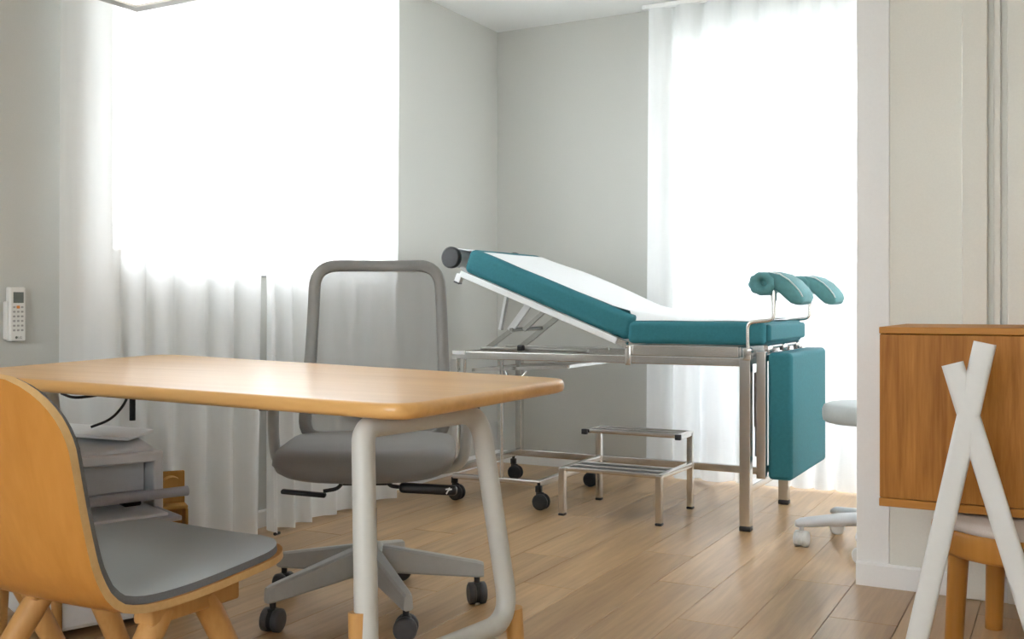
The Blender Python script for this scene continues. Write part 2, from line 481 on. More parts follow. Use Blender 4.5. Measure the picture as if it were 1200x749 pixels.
# ------------------------------------------------------------------ curtains
def curtain(name, a, b, fixed, axis, label, group, lam=0.14, amp=0.045, ph=0.0, ztop=2.475, zbot=0.012, dense=(0, 0), taper=None, parent=None):
    """rippled voile hung from the ceiling track; runs a..b along the wall"""
    L = abs(b - a); sg = 1 if b > a else -1
    nu = int(L / 0.007); nz = 16
    vs = []; fs = []
    rnd = random.Random(hash((round(a, 3), round(b, 3))) & 0xffff)
    c = [rnd.uniform(0, 6.28) for _ in range(6)]
    for j in range(nz + 1):
        t = j / nz
        z = ztop + (zbot - ztop) * t
        for i in range(nu + 1):
            s = L * i / nu
            phs = 2 * PI * s / lam + 0.9 * math.sin(2 * PI * s / (lam * 4.7) + c[0]) + 0.6 * math.sin(2 * PI * s / (lam * 2.9) + c[1]) + ph
            for side, k in ((0, dense[0]), (1, dense[1])):
                if k:
                    e = s if side == 0 else L - s
                    phs += (1 if side == 0 else -1) * k * max(0, 0.22 - e) ** 1.5 * 30
            phs += t * (0.45 * math.sin(s * 7 + c[2]) + 0.35 * math.sin(s * 17 + c[3]))
            A = amp * (0.75 + 0.25 * math.sin(s * 5 + c[4])) * (0.62 + 0.38 * t)
            d = A * (math.sin(phs) + 0.22 * math.sin(2 * phs + c[5] + t))
            lat = 0.010 * t * math.cos(phs)
            p = a + sg * (s + lat)
            if taper: p += taper(s / L, t)
            vs.append((fixed + d, p, z) if axis == 'y' else (p, fixed + d, z))
    for j in range(nz):
        for i in range(nu):
            q = j * (nu + 1) + i
            fs.append((q, q + 1, q + nu + 2, q + nu + 1))
    mb = MB().add(vs, fs, True)
    o = mb.build(name, 'voile')
    tag(o, label, 'curtain', group)
    return o

c1 = curtain('sheer_curtain', -3.05, -2.152, 0.125, 'y', 'white sheer curtain hanging behind the end of the desk and the printer', 'sheer curtains', dense=(1.0, 0.0), ph=0.5,
             taper=lambda s, t: 0.0 if s < 0.7 else (s - 0.7) / 0.3 * (0.022 - 0.05 * t))
c2 = curtain('sheer_curtain', -2.128, -1.165, 0.125, 'y', 'white sheer curtain hanging behind the grey swivel chair', 'sheer curtains', dense=(0.0, 0.9), ph=2.0,
             taper=lambda s, t: 0.0 if s > 0.3 else (0.3 - s) / 0.3 * 0.012 * t)
c3 = curtain('sheer_curtain', 0.975, 3.75, -0.105, 'x', 'white sheer curtain over the balcony door behind the teal couch', 'sheer curtains', dense=(1.1, 0.0), ph=1.0)
for o, pts in ((c1, ((0.175, -2.30),)), (c2, ((0.17, -2.10),))):
    for x_, y_ in pts:
        MB().rbox((x_, y_, 0.010), (0.012, 0.035, 0.012), 0.003, 1).build('hem_weight', 'black', o)
struct('trim_2', MB().rbox((0.125, -2.11, 2.487), (0.03, 1.94, 0.024), 0.004, 2), 'white_paint', 'white ceiling track above the window curtains', 'curtain track', wn=True)
struct('trim_3', MB().rbox((2.36, -0.105, 2.487), (2.84, 0.03, 0.024), 0.004, 2), 'white_paint', 'white ceiling track above the balcony door curtain', 'curtain track', wn=True)

# ------------------------------------------------------------------ examination couch
BO = (1.09, -0.81, 0.0)
bed = thing('examination_couch', 'teal padded gynaecological examination couch with stainless steel frame', 'couch', BO)
YN, YF = -1.13, -0.49
def bp(mb, name, mat, parent=None, wn=False): return mb.build(name, mat, parent or bed, off=BO, wn=wn)
for y_ in (YN, YF):
    r_ = bp(MB().rbox((1.09, y_, 0.681), (1.40, 0.032, 0.034), 0.003, 2), 'side_rail', 'steel', wn=True)
    if y_ == YN:
        bp(MB().box((0.432, YN - 0.0175, 0.692), (0.066, 0.003, 0.017)), 'label_plate', 'paper', r_)
for x_ in (0.405, 1.745):
    bp(MB().rbox((x_, -0.81, 0.681), (0.032, 0.606, 0.034), 0.003, 2), 'end_rail', 'steel', wn=True)
for y_ in (YN, YF):
    l = bp(MB().rbox((1.778, y_, 0.361), (0.045, 0.04, 0.682), 0.003, 2), 'leg', 'steel', wn=True)
    bp(MB().rbox((1.778, y_, 0.010), (0.047, 0.042, 0.020), 0.003, 1), 'rubber_tip', 'black', l)
    bp(MB().rbox((0.405, y_, 0.40), (0.034, 0.034, 0.53), 0.003, 2), 'post', 'steel', wn=True)
# lower frame
bp(MB().rbox((1.08, YF, 0.145), (1.36, 0.03, 0.034), 0.003, 2), 'lower_rail', 'steel', wn=True)
bp(MB().rbox((0.615, YN, 0.115), (0.44, 0.028, 0.022), 0.003, 2), 'lower_rail', 'steel', wn=True)
bp(MB().rbox((0.835, -0.81, 0.113), (0.03, 0.67, 0.028), 0.003, 2), 'lower_crossbar', 'steel', wn=True)
bp(MB().rbox((0.405, -0.81, 0.15), (0.03, 0.606, 0.03), 0.003, 2), 'lower_crossbar', 'steel', wn=True)
bp(MB().rbox((1.778, -0.81, 0.165), (0.03, 0.60, 0.03), 0.003, 2), 'lower_crossbar', 'steel', wn=True)
bp(MB().cyl((0.65, YN, 0.12), (0.65, YN, 0.665), 0.008, 10), 'lift_rod', 'steel')
bp(MB().tube(fillet([(0.425, YN + .02, 0.15), (0.432, YN + .02, 0.36), (0.445, YN + .02, 0.66)], 0.1), 0.007, 8), 'lift_rod', 'steel')
for x_, y_ in ((0.39, -1.115), (0.36, -0.475), (0.845, -1.14), (0.80, -0.49)):
    ca = bp(MB().rbox((x_, y_, 0.092), (0.026, 0.026, 0.03), 0.003, 1).cyl((x_, y_, 0.07), (x_, y_, 0.12), 0.008, 8), 'caster', 'black', wn=False)
    wv = MB()
    for s_ in (-1, 1):
        wv.tube([(x_ + 0.012, y_ + s_ * 0.004, 0.036), (x_ + 0.012, y_ + s_ * 0.006, 0.036), (x_ + 0.012, y_ + s_ * 0.020, 0.036), (x_ + 0.012, y_ + s_ * 0.023, 0.036)], [0.030, 0.036, 0.036, 0.026], 20)
    bp(wv, 'wheel', 'rubber', ca)
    bp(MB().rbox((x_ + 0.006, y_, 0.062), (0.040, 0.012, 0.034), 0.004, 1), 'fork', 'black', ca)
# tray frame under the head end
tr = MB()
for y_ in (-1.06, -0.62): tr.bar((0.46, y_, 0.607), (0.95, y_, 0.637), 0.018, 0.014)
for t in (0, 1): tr.bar((0.46 + .49 * t, -1.06, 0.607 + .03 * t), (0.46 + .49 * t, -0.62, 0.607 + .03 * t), 0.018, 0.014)
bp(tr, 'tray_frame', 'steel')
tt = MB(); 
for y_ in (-0.95, -0.84, -0.73): tt.bar((0.46, y_, 0.609), (0.95, y_, 0.639), 0.05, 0.006)
bp(tt, 'tray_slats', 'steel_dark')
for y_ in (-1.06, -0.62): bp(MB().bar((0.70, y_, 0.62), (0.70, y_, 0.665), 0.014), 'tray_hanger', 'steel_dark')
bp(MB().tube(fillet([(0.60, -1.0, 0.60), (0.63, -1.02, 0.56), (0.68, -1.0, 0.57), (0.70, -0.98, 0.60)], 0.03), 0.006, 8), 'pull_handle', 'steel')
# seat frame between rail and seat pad
sf = MB()
for y_ in (YN, YF): sf.rbox((1.505, y_, 0.722), (0.49, 0.02, 0.044), 0.003, 2)
for x_ in (1.27, 1.74): sf.rbox((x_, -0.81, 0.722), (0.03, 0.62, 0.04), 0.003, 2)
bp(sf, 'seat_frame', 'steel', wn=True)
for y_ in (YN - 0.02, YF + 0.02):
    hg = MB().rbox((1.275, y_, 0.70), (0.026, 0.010, 0.085), 0.003, 2)
    hg.cyl((1.262, y_ - 0.012, 0.742), (1.262, y_ + 0.012, 0.742), 0.012, 12)
    bp(hg, 'hinge', 'steel')
# seat pad
bp(MB().rbox((1.562, -0.81, 0.797), (0.592, 0.66, 0.096), 0.022, 4), 'seat_pad', 'teal', wn=True)
bp(MB().rbox((1.862, -0.81, 0.80), (0.028, 0.62, 0.07), 0.012, 3), 'end_pad', 'teal', wn=True)
# raised backrest
d = Vector((0.934, 0, -0.358)); n = Vector((0.358, 0, 0.934))
b0 = Vector((0.446, 0, 1.070))
Rb = Matrix((d, (0, 1, 0), n)).transposed()
def bpt(s, t, y_): p = b0 + d * s + n * t; return Vector((p.x, y_, p.z))
bp(MB().rbox(bpt(0.438, 0.058, -0.81), (0.875, 0.66, 0.114), 0.028, 4, Rb), 'backrest_pad', 'teal', wn=True)
fm = MB()
for y_ in (YN + 0.005, YF - 0.005): fm.rbox(bpt(0.41, -0.0145, y_), (0.84, 0.025, 0.029), 0.003, 2, Rb)
for s_ in (0.02, 0.43, 0.80): fm.rbox(bpt(s_, -0.0145, -0.81), (0.025, 0.60, 0.025), 0.003, 2, Rb)
bf = bp(fm, 'backrest_frame', 'bed_white', wn=True)
for y_ in (YN + 0.005, YF - 0.005):
    bp(MB().rbox(bpt(-0.012, -0.038, y_), (0.030, 0.028, 0.040), 0.004, 2, Rb), 'bracket', 'bed_white', bf, wn=True)
    bp(MB().rbox(bpt(-0.012, -0.060, y_), (0.032, 0.030, 0.008), 0.002, 1, Rb), 'bracket_cap', 'black', bf, wn=True)
    e = bpt(0.80, -0.0145, y_)
    bp(MB().bar(e, (1.262, y_, 0.742), 0.014, 0.026), 'hinge_arm', 'steel', bf)
# lifting mechanism
bp(MB().bar((0.575, -0.93, 0.99), (0.535, -0.93, 0.795), 0.014, 0.024), 'support_arm', 'bed_white')
bp(MB().bar((0.71, -0.93, 0.945), (0.585, -0.93, 0.79), 0.012, 0.032), 'support_arm', 'bed_white')
bp(MB().bar((0.80, -0.69, 0.91), (0.52, -0.69, 0.705), 0.012, 0.026), 'ratchet_bar', 'steel_dark')
bp(MB().bar((0.80, -0.93, 0.91), (0.66, -0.93, 0.795), 0.012, 0.018), 'ratchet_bar', 'steel_dark')
bp(MB().cyl((0.60, -0.95, 0.795), (0.64, -0.66, 0.80), 0.009, 10), 'pivot_rod', 'steel_dark')
bp(MB().bar((0.45, -0.92, 0.70), (0.60, -0.92, 0.80), 0.010, 0.022), 'ratchet_bar', 'steel_dark')
gm = MB()
for y_ in (-0.95, -0.70): gm.rbox((0.72, y_, 0.705), (0.56, 0.022, 0.014), 0.002, 1)
bp(gm, 'guide_rail', 'steel_dark', wn=True)
bp(MB().rbox((0.67, -0.98, 0.712), (0.03, 0.03, 0.028), 0.006, 2), 'stop_block', 'black', wn=True)
# hanging foot section
bp(MB().rbox((1.9155, -0.81, 0.468), (0.098, 0.65, 0.508), 0.018, 4), 'foot_pad', 'teal', wn=True)
ff = MB()
for y_ in (YN, YF): ff.rbox((1.8425, y_, 0.472), (0.038, 0.03, 0.51), 0.003, 2)
for z_ in (0.25, 0.70): ff.rbox((1.8425, -0.81, z_), (0.03, 0.61, 0.03), 0.003, 2)
bp(ff, 'foot_frame', 'steel', wn=True)
bp(MB().cyl((1.815, YN + 0.03, 0.42), (1.815, YN + 0.03, 0.64), 0.013, 12).cyl((1.815, YN + 0.03, 0.30), (1.815, YN + 0.03, 0.45), 0.009, 12), 'gas_spring', 'steel_dark')
cr = MB().cyl((1.845, -1.08, 0.742), (1.845, -0.50, 0.742), 0.010, 10)
for y_ in (-1.05, -0.80, -0.55): cr.rbox((1.85, y_, 0.735), (0.025, 0.05, 0.03), 0.004, 2)
bp(cr, 'cross_rod', 'steel')
# knee supports
def knee(yc):
    rod = MB().tube(fillet([(1.787, yc, 0.705), (1.787, yc, 0.842), (1.891, yc, 0.853), (1.891, yc, 0.985)], 0.025, 5), 0.0085, 10)
    k = bp(rod, 'knee_support', 'steel')
    bp(MB().rbox((1.787, yc, 0.715), (0.034, 0.034, 0.05), 0.004, 2).cyl((1.80, yc - 0.03, 0.72), (1.80, yc + 0.01, 0.72), 0.010, 10), 'clamp', 'steel', k)
    bp(MB().cyl((1.891, yc, 0.93), (1.891, yc, 0.995), 0.0125, 12), 'sleeve', 'steel', k)
    # arched saddle pad, thicker rolled end towards the couch
    path = [(1.850, 1.004), (1.864, 1.010), (1.890, 1.012), (1.920, 1.004), (1.948, 0.986), (1.972, 0.962), (1.990, 0.942), (2.002, 0.930), (2.010, 0.922)]
    th = [0.030, 0.034, 0.036, 0.037, 0.037, 0.036, 0.033, 0.024, 0.008]
    hw = [0.060, 0.070, 0.075, 0.077, 0.077, 0.075, 0.072, 0.064, 0.045]
    def lobe(stations):
        rings = []
        for (c_, ax1, ax2, t1, t2, wr_) in stations:
            rg = []
            for kk in range(28):
                an = 2 * PI * kk / 28
                cx, sx = math.cos(an), math.sin(an); e = 0.55 if wr_ < 0.02 else 1.0
                ux = abs(cx) ** e * (1 if cx >= 0 else -1); uz = abs(sx) ** e * (1 if sx >= 0 else -1)
                wr = 1 + wr_ * math.sin(9 * an + len(rings) * 1.3)
                rg.append(Vector(c_) + ax1 * (ux * t1 * wr) + ax2 * (uz * t2 * wr))
            rings.append(rg)
        return rings
    st_ = []
    for i, (px, pz) in enumerate(path):
        a = path[max(0, i - 1)]; b = path[min(len(path) - 1, i + 1)]
        t = Vector((b[0] - a[0], 0, b[1] - a[1])).normalized(); nn = Vector((-t.z, 0, t.x))
        st_.append(((px, yc + 0.045, pz), Vector((0.18, 1, 0)), nn, hw[i], th[i], 0.012))
    pad_mb = MB().ring_loft(lobe(st_))
    X_, Z_ = Vector((1, 0, 0)), Vector((0, 0, 1))
    rl = [((1.856, yc - 0.020, 0.998), 0.010), ((1.852, yc - 0.040, 0.998), 0.026), ((1.850, yc - 0.044, 0.998), 0.042), ((1.850, yc - 0.030, 0.998), 0.052), ((1.852, yc + 0.0, 0.998), 0.054), ((1.860, yc + 0.06, 0.998), 0.052), ((1.864, yc + 0.10, 0.998), 0.046), ((1.866, yc + 0.118, 0.998), 0.025)]
    pad_mb.ring_loft(lobe([(c_, X_, Z_, r_, r_ * 0.88, 0.05 if q < 4 else 0.021) for q, (c_, r_) in enumerate(rl)]))
    bp(pad_mb, 'pad', 'teal_crutch', k)
    pp = []
    for i in range(2, len(path) - 1):
        px, pz = path[i]; a = path[i - 1]; b = path[i + 1]
        t = Vector((b[0] - a[0], 0, b[1] - a[1])).normalized(); nn = Vector((-t.z, 0, t.x))
        if nn.z < 0: nn = -nn
        pp.append(Vector((px - 0.18 * hw[i] * 0.9, yc + 0.045 - hw[i] * 0.90, pz)) + nn * th[i] * 0.93)
    bp(MB().tube(pp, 0.0028, 6), 'piping', 'piping', k)
knee(YN - 0.005)
knee(YF + 0.005)

# couch paper: roll on the head end and the sheet drawn over the pads
RO = (0.372, -0.81, 1.136)
pr = thing('paper_roll', 'white couch paper unrolled from a black capped roll over the teal pads', 'paper roll', RO)
MB().cyl((0.372, -1.10, 1.136), (0.372, -0.50, 1.136), 0.046, 24).build('roll', 'paper', pr, off=RO)
for y_, s_ in ((-1.10, -1), (-0.50, 1)):
    MB().tube([(0.372, y_, 1.136), (0.372, y_ + s_ * 0.006, 1.136), (0.372, y_ + s_ * 0.022, 1.136), (0.372, y_ + s_ * 0.028, 1.136)], [0.040, 0.051, 0.051, 0.044], 28).build('end_cap', 'black', pr, off=RO)
for y_ in (-0.52, -1.05):
    MB().cyl((0.372, y_, 1.10), (0.45, y_, 1.06), 0.008, 8).build('bracket_arm', 'bed_white', pr, off=RO)
prof = [(0.385, 1.176)]
for s_ in (0.02, 0.06, 0.2, 0.4, 0.6, 0.75): 
    q = bpt(s_, 0.1158, 0); prof.append((q.x, q.z - (0.010 if s_ < 0.03 else 0)))
prof += [(1.225, 0.900), (1.285, 0.885), (1.36, 0.872), (1.45, 0.862), (1.52, 0.858), (1.65, 0.853), (1.80, 0.851), (1.842, 0.857)]
sm_p = []
for i in range(len(prof) - 1):
    for k in range(4):
        t = k / 4; sm_p.append((prof[i][0] * (1 - t) + prof[i + 1][0] * t, prof[i][1] * (1 - t) + prof[i + 1][1] * t))
sm_p.append(prof[-1])
vs = []; fs = []; ny = 24
for i, (px, pz) in enumerate(sm_p):
    for j in range(ny + 1):
        v = j / ny
        y_ = -1.112 + v * 0.614
        wv = 0.0008 * (1 + math.sin(px * 23 + v * 9)) * (1 if 0.5 < px < 1.80 else 0.3)
        curl = 0.012 * max(0, v - 0.85) / 0.15 * (0.5 + 0.5 * math.sin(px * 9)) + 0.0
        edge = max(0.0, 1 - v / 0.10) ** 2
        low = 0.8465 if px > 1.27 else pz
        vs.append((px, y_ + 0.004 * math.sin(px * 13) * (1 - 2 * v), pz + wv + curl - edge * max(0.0, pz - low)))
for i in range(len(sm_p) - 1):
    for j in range(ny):
        q = i * (ny + 1) + j; fs.append((q, q + 1, q + ny + 2, q + ny + 1))
MB().add(vs, fs, True).build('paper_sheet', 'paper', pr, off=RO)

# ------------------------------------------------------------------ two-tread step
SO = (1.212, -1.0, 0)
st = thing('step_stool', 'chrome two-tread step standing in front of the couch', 'step stool', SO)
def sp(mb, name, mat, parent=None, wn=False): return mb.build(name, mat, parent or st, off=SO, wn=wn)
for x_ in (0.99, 1.434):
    for y_, zt in ((-1.20, 0.208), (-0.80, 0.345)):
        l = sp(MB().rbox((x_, y_, zt / 2 + 0.004), (0.027, 0.027, zt - 0.012), 0.002, 1), 'leg', 'steel', wn=True)
        sp(MB().rbox((x_, y_, 0.005), (0.029, 0.029, 0.010), 0.002, 1), 'rubber_tip', 'black', l)
    sp(MB().rbox((x_, -1.0, 0.198), (0.024, 0.39, 0.022), 0.002, 1), 'side_bar', 'steel', wn=True)
    u = sp(MB().rbox((x_, -0.873, 0.338), (0.024, 0.17, 0.022), 0.002, 1), 'upper_side_bar', 'steel', wn=True)
    sp(MB().rbox((x_, -0.966, 0.338), (0.026, 0.018, 0.024), 0.002, 1), 'end_cap', 'black', u)
for z_, y0, y1, nm in ((0.198, -1.19, -1.01, 'tread'), (0.338, -0.95, -0.80, 'tread')):
    t = sp(MB().rbox((1.212, (y0 + y1) / 2, z_), (0.42, y1 - y0 - 0.02, 0.012), 0.002, 1), nm, 'tread', wn=True)
    k = 3
    for i in range(k):
        yy = y0 + (y1 - y0) * i / (k - 1)
        sp(MB().rbox((1.212, yy, z_ + 0.003), (0.426, 0.014, 0.018), 0.002, 1), 'tread_bar', 'steel', t, wn=True)

# ------------------------------------------------------------------ swivel chair (faces local -y)
def twin_caster(root, c, ang, r, body='black', wheel='wheel', hgt=None):
    cx, cy = c
    u = Vector((math.cos(ang), math.sin(ang), 0)); v = Vector((-u.y, u.x, 0))
    o_ = Vector((cx, cy, r))
    k = MB().cyl(o_ + Vector((0, 0, r * 0.2)), (cx, cy, hgt or r * 2.6), r * 0.28, 10)
    k.tube([o_ - v * 0.006 + u * 0.0, o_ + v * 0.006], r * 0.9, 16)
    k.rbox(o_ + Vector((0, 0, r * 0.55)), (r * 0.9, r * 0.9, r * 0.9), r * 0.2, 2, Matrix((u, v, (0, 0, 1))).transposed())
    ca = k.build('caster', body, root)
    for s_ in (-1, 1):
        a = o_ + v * s_ * 0.007
        MB().tube([a, a + v * s_ * 0.002, a + v * s_ * r * 0.52, a + v * s_ * r * 0.62], [r * 0.88, r, r, r * 0.82], 22).build('wheel', wheel, ca)
    return ca

oc = thing('office_chair', 'grey mesh-backed swivel chair on castors behind the desk', 'office chair', (1.065, -2.715, 0), math.radians(30))
rz = math.radians(30)
for k in range(5):
    a = math.radians(-108 + 72 * k) - rz
    u = Vector((math.cos(a), math.sin(a), 0)); v = Vector((-u.y, u.x, 0))
    rings = []
    for s_, zt, zb, hw in ((0.02, 0.190, 0.105, 0.026), (0.06, 0.186, 0.108, 0.026), (0.33, 0.132, 0.083, 0.018), (0.348, 0.126, 0.083, 0.014)):
        p = u * s_
        bvl = 0.006
        rings.append([p + v * q + Vector((0, 0, z)) for q, z in ((-hw, zb + bvl), (-hw + bvl, zb), (hw - bvl, zb), (hw, zb + bvl), (hw * .8, zt - bvl), (hw * .8 - bvl, zt), (-hw * .8 + bvl, zt), (-hw * .8, zt - bvl))])
    MB().ring_loft(rings, smooth=False).build('base_arm', 'base_grey', oc)
    p = u * 0.328
    twin_caster(oc, (p.x, p.y), a + 0.5 + 0.6 * k, 0.033, hgt=0.09)
MB().lathe([(0.034, 0.095), (0.046, 0.10), (0.046, 0.185), (0.036, 0.197), (0.028, 0.20)], seg=24).build('base_hub', 'base_grey', oc)
MB().lathe([(0.024, 0.195), (0.024, 0.30)]).build('column_sleeve', 'black', oc)
MB().lathe([(0.014, 0.29), (0.014, 0.40)]).build('gas_column', 'steel_dark', oc)
MB().rbox((0, 0.02, 0.402), (0.16, 0.24, 0.035), 0.01, 2).build('tilt_mechanism', 'black', oc, wn=True)
# seat cushion: superellipse plan with waterfall front
def seat_cushion():
    rings = []
    lv = [(0.412, 0.72), (0.416, 0.90), (0.426, 0.965), (0.443, 0.995), (0.462, 1.0), (0.481, 0.992), (0.494, 0.968), (0.503, 0.925), (0.508, 0.84), (0.510, 0.40), (0.510, 0.1)]
    for z, k in lv:
        rg = []
        for i in range(48):
            an = 2 * PI * i / 48; c_, s_ = math.cos(an), math.sin(an)
            e = 0.34
            X = 0.262 * k * abs(c_) ** e * (1 if c_ > 0 else -1)
            Y = 0.245 * k * abs(s_) ** e * (1 if s_ > 0 else -1)
            dz = -0.008 * max(0, -(Y / 0.245)) ** 3 - 0.010 * (abs(X) / 0.262) ** 3 * 0
            if z < 0.45: dz += 0.022 * (abs(X) / 0.262) ** 2
            rg.append(Vector((X, Y, z + dz)))
        rings.append(rg)
    return MB().ring_loft(rings)
seat_cushion().build('seat', 'seat_grey', oc)
# back: frame loop and see-through mesh, leaning back slightly
def bk(xx, h):      # height above seat -> local point
    t = (h - 0.47) / 0.60
    return Vector((xx, 0.235 + 0.075 * t + 0.05 * math.sin(t * PI * 0.9) - 0.09 * (abs(xx) / 0.24) ** 2, h))
def back_outline(inset=0.0, n=12):
    pts = []
    wb, wt, zb, zt = 0.243 - inset, 0.219 - inset, 0.485 + inset, 1.062 - inset
    for i in range(n + 1): t = i / n; pts.append((-wb + (wb - wt) * t, zb + (zt - zb) * t))
    for i in range(1, n): t = i / n; pts.append((-wt + 2 * wt * t, zt))
    for i in range(n + 1): t = i / n; pts.append((wt + (wb - wt) * t, zt + (zb - zt) * t))
    for i in range(1, n): t = i / n; pts.append((wb - 2 * wb * t, zb))
    return pts
cor = fillet([(-0.228, 0, 0.485), (-0.204, 0, 1.045), (0.204, 0, 1.045), (0.228, 0, 0.485)], 0.075, 8, True)
dense_c = []
for i in range(len(cor)):
    a, b = cor[i], cor[(i + 1) % len(cor)]
    m_ = max(1, int((b - a).length / 0.03))
    for k in range(m_): dense_c.append(a.lerp(b, k / m_))
loop = [bk(p.x, p.z) for p in dense_c]
cen = sum(loop, Vector()) / len(loop)
frame = MB()
rings = []
for i, p in enumerate(loop):
    t = (loop[(i + 1) % len(loop)] - loop[i - 1]).normalized()
    out = Vector((p.x, 0, p.z - 0.78)); out = (out - t * out.dot(t)).normalized()
    fw = t.cross(out)
    rings.append([p + out * a + fw * b for a, b in ((0.017, 0.004), (0.012, 0.014), (-0.014, 0.014), (-0.020, 0.008), (-0.020, -0.008), (-0.014, -0.014), (0.012, -0.014), (0.017, -0.004))])
frame.ring_loft(rings, closed=True)
frame.build('back_frame', 'frame_grey', oc)
gv = []; gf = []; NX, NZ = 16, 20
for j in range(NZ + 1):
    for i in range(NX + 1):
        zz = 0.488 + (1.045 - 0.488) * j / NZ
        hw = 0.226 - 0.024 * j / NZ
        cr_ = 0.0
        if zz > 0.97: cr_ = 0.075 * (1 - math.sqrt(max(0, 1 - ((zz - 0.97) / 0.078) ** 2))) * 0.75
        gv.append(bk((hw - cr_) * (-1 + 2 * i / NX), zz))
for j in range(NZ):
    for i in range(NX):
        q = j * (NX + 1) + i; gf.append((q, q + 1, q + NX + 2, q + NX + 1))
MB().add(gv, gf, True).build('back_mesh', 'mesh_back', oc)
MB().tube(fillet([(0, 0.10, 0.405), (0, 0.30, 0.41), (0, 0.325, 0.56)], 0.06), 0.024, 12).rbox((0, 0.305, 0.56), (0.20, 0.03, 0.07), 0.01, 2).build('back_stem', 'frame_grey', oc)
for s_ in (-1, 1):
    ar = MB().tube(fillet([(s_ * 0.17, 0.05, 0.402), (s_ * 0.285, 0.05, 0.42), (s_ * 0.295, 0.04, 0.52), (s_ * 0.290, 0.03, 0.655)], 0.05), [0.02] * 20 if False else 0.017, 12)
    arm = ar.build('armrest', 'base_grey', oc)
    MB().rbox((s_ * 0.288, 0.02, 0.668), (0.075, 0.22, 0.028), 0.012, 3).build('arm_pad', 'black', arm, wn=True)
    MB().cyl((s_ * 0.305, 0.035, 0.605), (s_ * 0.335, 0.035, 0.605), 0.014, 14).build('knob', 'frame_grey', arm)
# levers
lv = MB().tube(fillet([(-0.06, -0.09, 0.41), (-0.075, -0.10, 0.378), (-0.12, -0.11, 0.372)], 0.02), 0.006, 8).rbox((-0.175, -0.12, 0.368), (0.13, 0.026, 0.013), 0.005, 2, rotY(0.10))
lv.build('lever', 'black', oc)
lv = MB().tube(fillet([(0.06, -0.09, 0.41), (0.07, -0.10, 0.385), (0.11, -0.11, 0.382)], 0.02), 0.006, 8).rbox((0.185, -0.115, 0.378), (0.17, 0.030, 0.030), 0.012, 3, rotY(0.06))
l2 = lv.build('lever', 'black', oc)
mk = MB().bar((0.238, -0.131, 0.366), (0.248, -0.131, 0.384), 0.003, 0.004).bar((0.244, -0.131, 0.377), (0.254, -0.131, 0.380), 0.003, 0.004).bar((0.236, -0.131, 0.379), (0.246, -0.131, 0.381), 0.003, 0.003)
mk.build('printed_mark', 'paper', l2)

# ------------------------------------------------------------------ desk
DO = (1.2, -3.3, 0)
desk = thing('desk', 'long oak topped desk with rounded corners and white tubular legs', 'desk', DO)
corners = [(0.262, -2.765), (1.955, -3.170), (1.968, -3.850), (0.505, -3.715)]
out = fillet([(x_, y_, 0) for x_, y_ in corners], [0.13, 0.075, 0.075, 0.12], 9, True)
cen = sum(out, Vector()) / len(out)
def inset(pl, dd):
    r = []
    n_ = len(pl)
    for i in range(n_):
        t = (pl[(i + 1) % n_] - pl[i - 1]).normalized(); nn = Vector((t.y, -t.x, 0))
        if nn.dot(pl[i] - cen) < 0: nn = -nn
        r.append(pl[i] - nn * dd)
    return r
lvl = [(0.030, 0.7215), (0.012, 0.7225), (0.003, 0.726), (0.0, 0.732), (0.0, 0.741), (0.002, 0.7465), (0.006, 0.750), (0.012, 0.7505)]
rings = [[Vector((p.x, p.y, z)) for p in inset(out, dd)] for dd, z in lvl]
tm = MB().ring_loft(rings)
tm.build('tabletop', 'desk_wood', desk, off=DO)
def leg_frame(nt_, ft_, nb_, fb_, nfoot, ffoot):
    pts = fillet([nt_, ft_, fb_, nb_], [0.028, 0.06, 0.075, 0.06], 8, True)
    sq = [(math.cos(a) * 1.0, math.sin(a) * 1.0) for a in [2 * PI * k / 12 for k in range(12)]]
    fr_ = MB().tube(pts, 0.0205, closed=True, prof=sq).build('leg_frame', 'metal_white', desk, off=DO)
    for top, bot in (nfoot, ffoot):
        MB().tube([top, bot], [0.019, 0.013], 14).build('foot', 'leg_wood', fr_, off=DO)
    return fr_
leg_frame((1.846, -3.800, 0.702), (1.890, -3.475, 0.702), (1.884, -3.840, 0.285), (1.928, -3.415, 0.275),
          ((1.866, -3.838, 0.395), (1.892, -3.87, 0.0)), ((1.931, -3.408, 0.30), (1.945, -3.385, 0.0)))
leg_frame((0.690, -3.650, 0.702), (0.520, -3.400, 0.702), (0.700, -3.67, 0.285), (0.510, -3.38, 0.285),
          ((0.702, -3.672, 0.34), (0.706, -3.69, 0.0)), ((0.508, -3.376, 0.34), (0.504, -3.37, 0.0)))
sb = MB().bar((0.55, -3.45, 0.705), (1.88, -3.61, 0.705), 0.05, 0.02)
sb.build('under_rail', 'metal_white', desk, off=DO)
MB().rbox((0.56, -3.24, 0.690), (0.26, 0.14, 0.036), 0.012, 2, rotZ(-0.1)).build('cable_tray', 'metal_white', desk, off=DO, wn=True)
MB().tube(fillet([(0.46, -3.32, 0.668), (0.52, -3.33, 0.658), (0.60, -3.32, 0.668), (0.64, -3.30, 0.68)], 0.03), 0.004, 8).build('cable', 'cable', desk, off=DO)

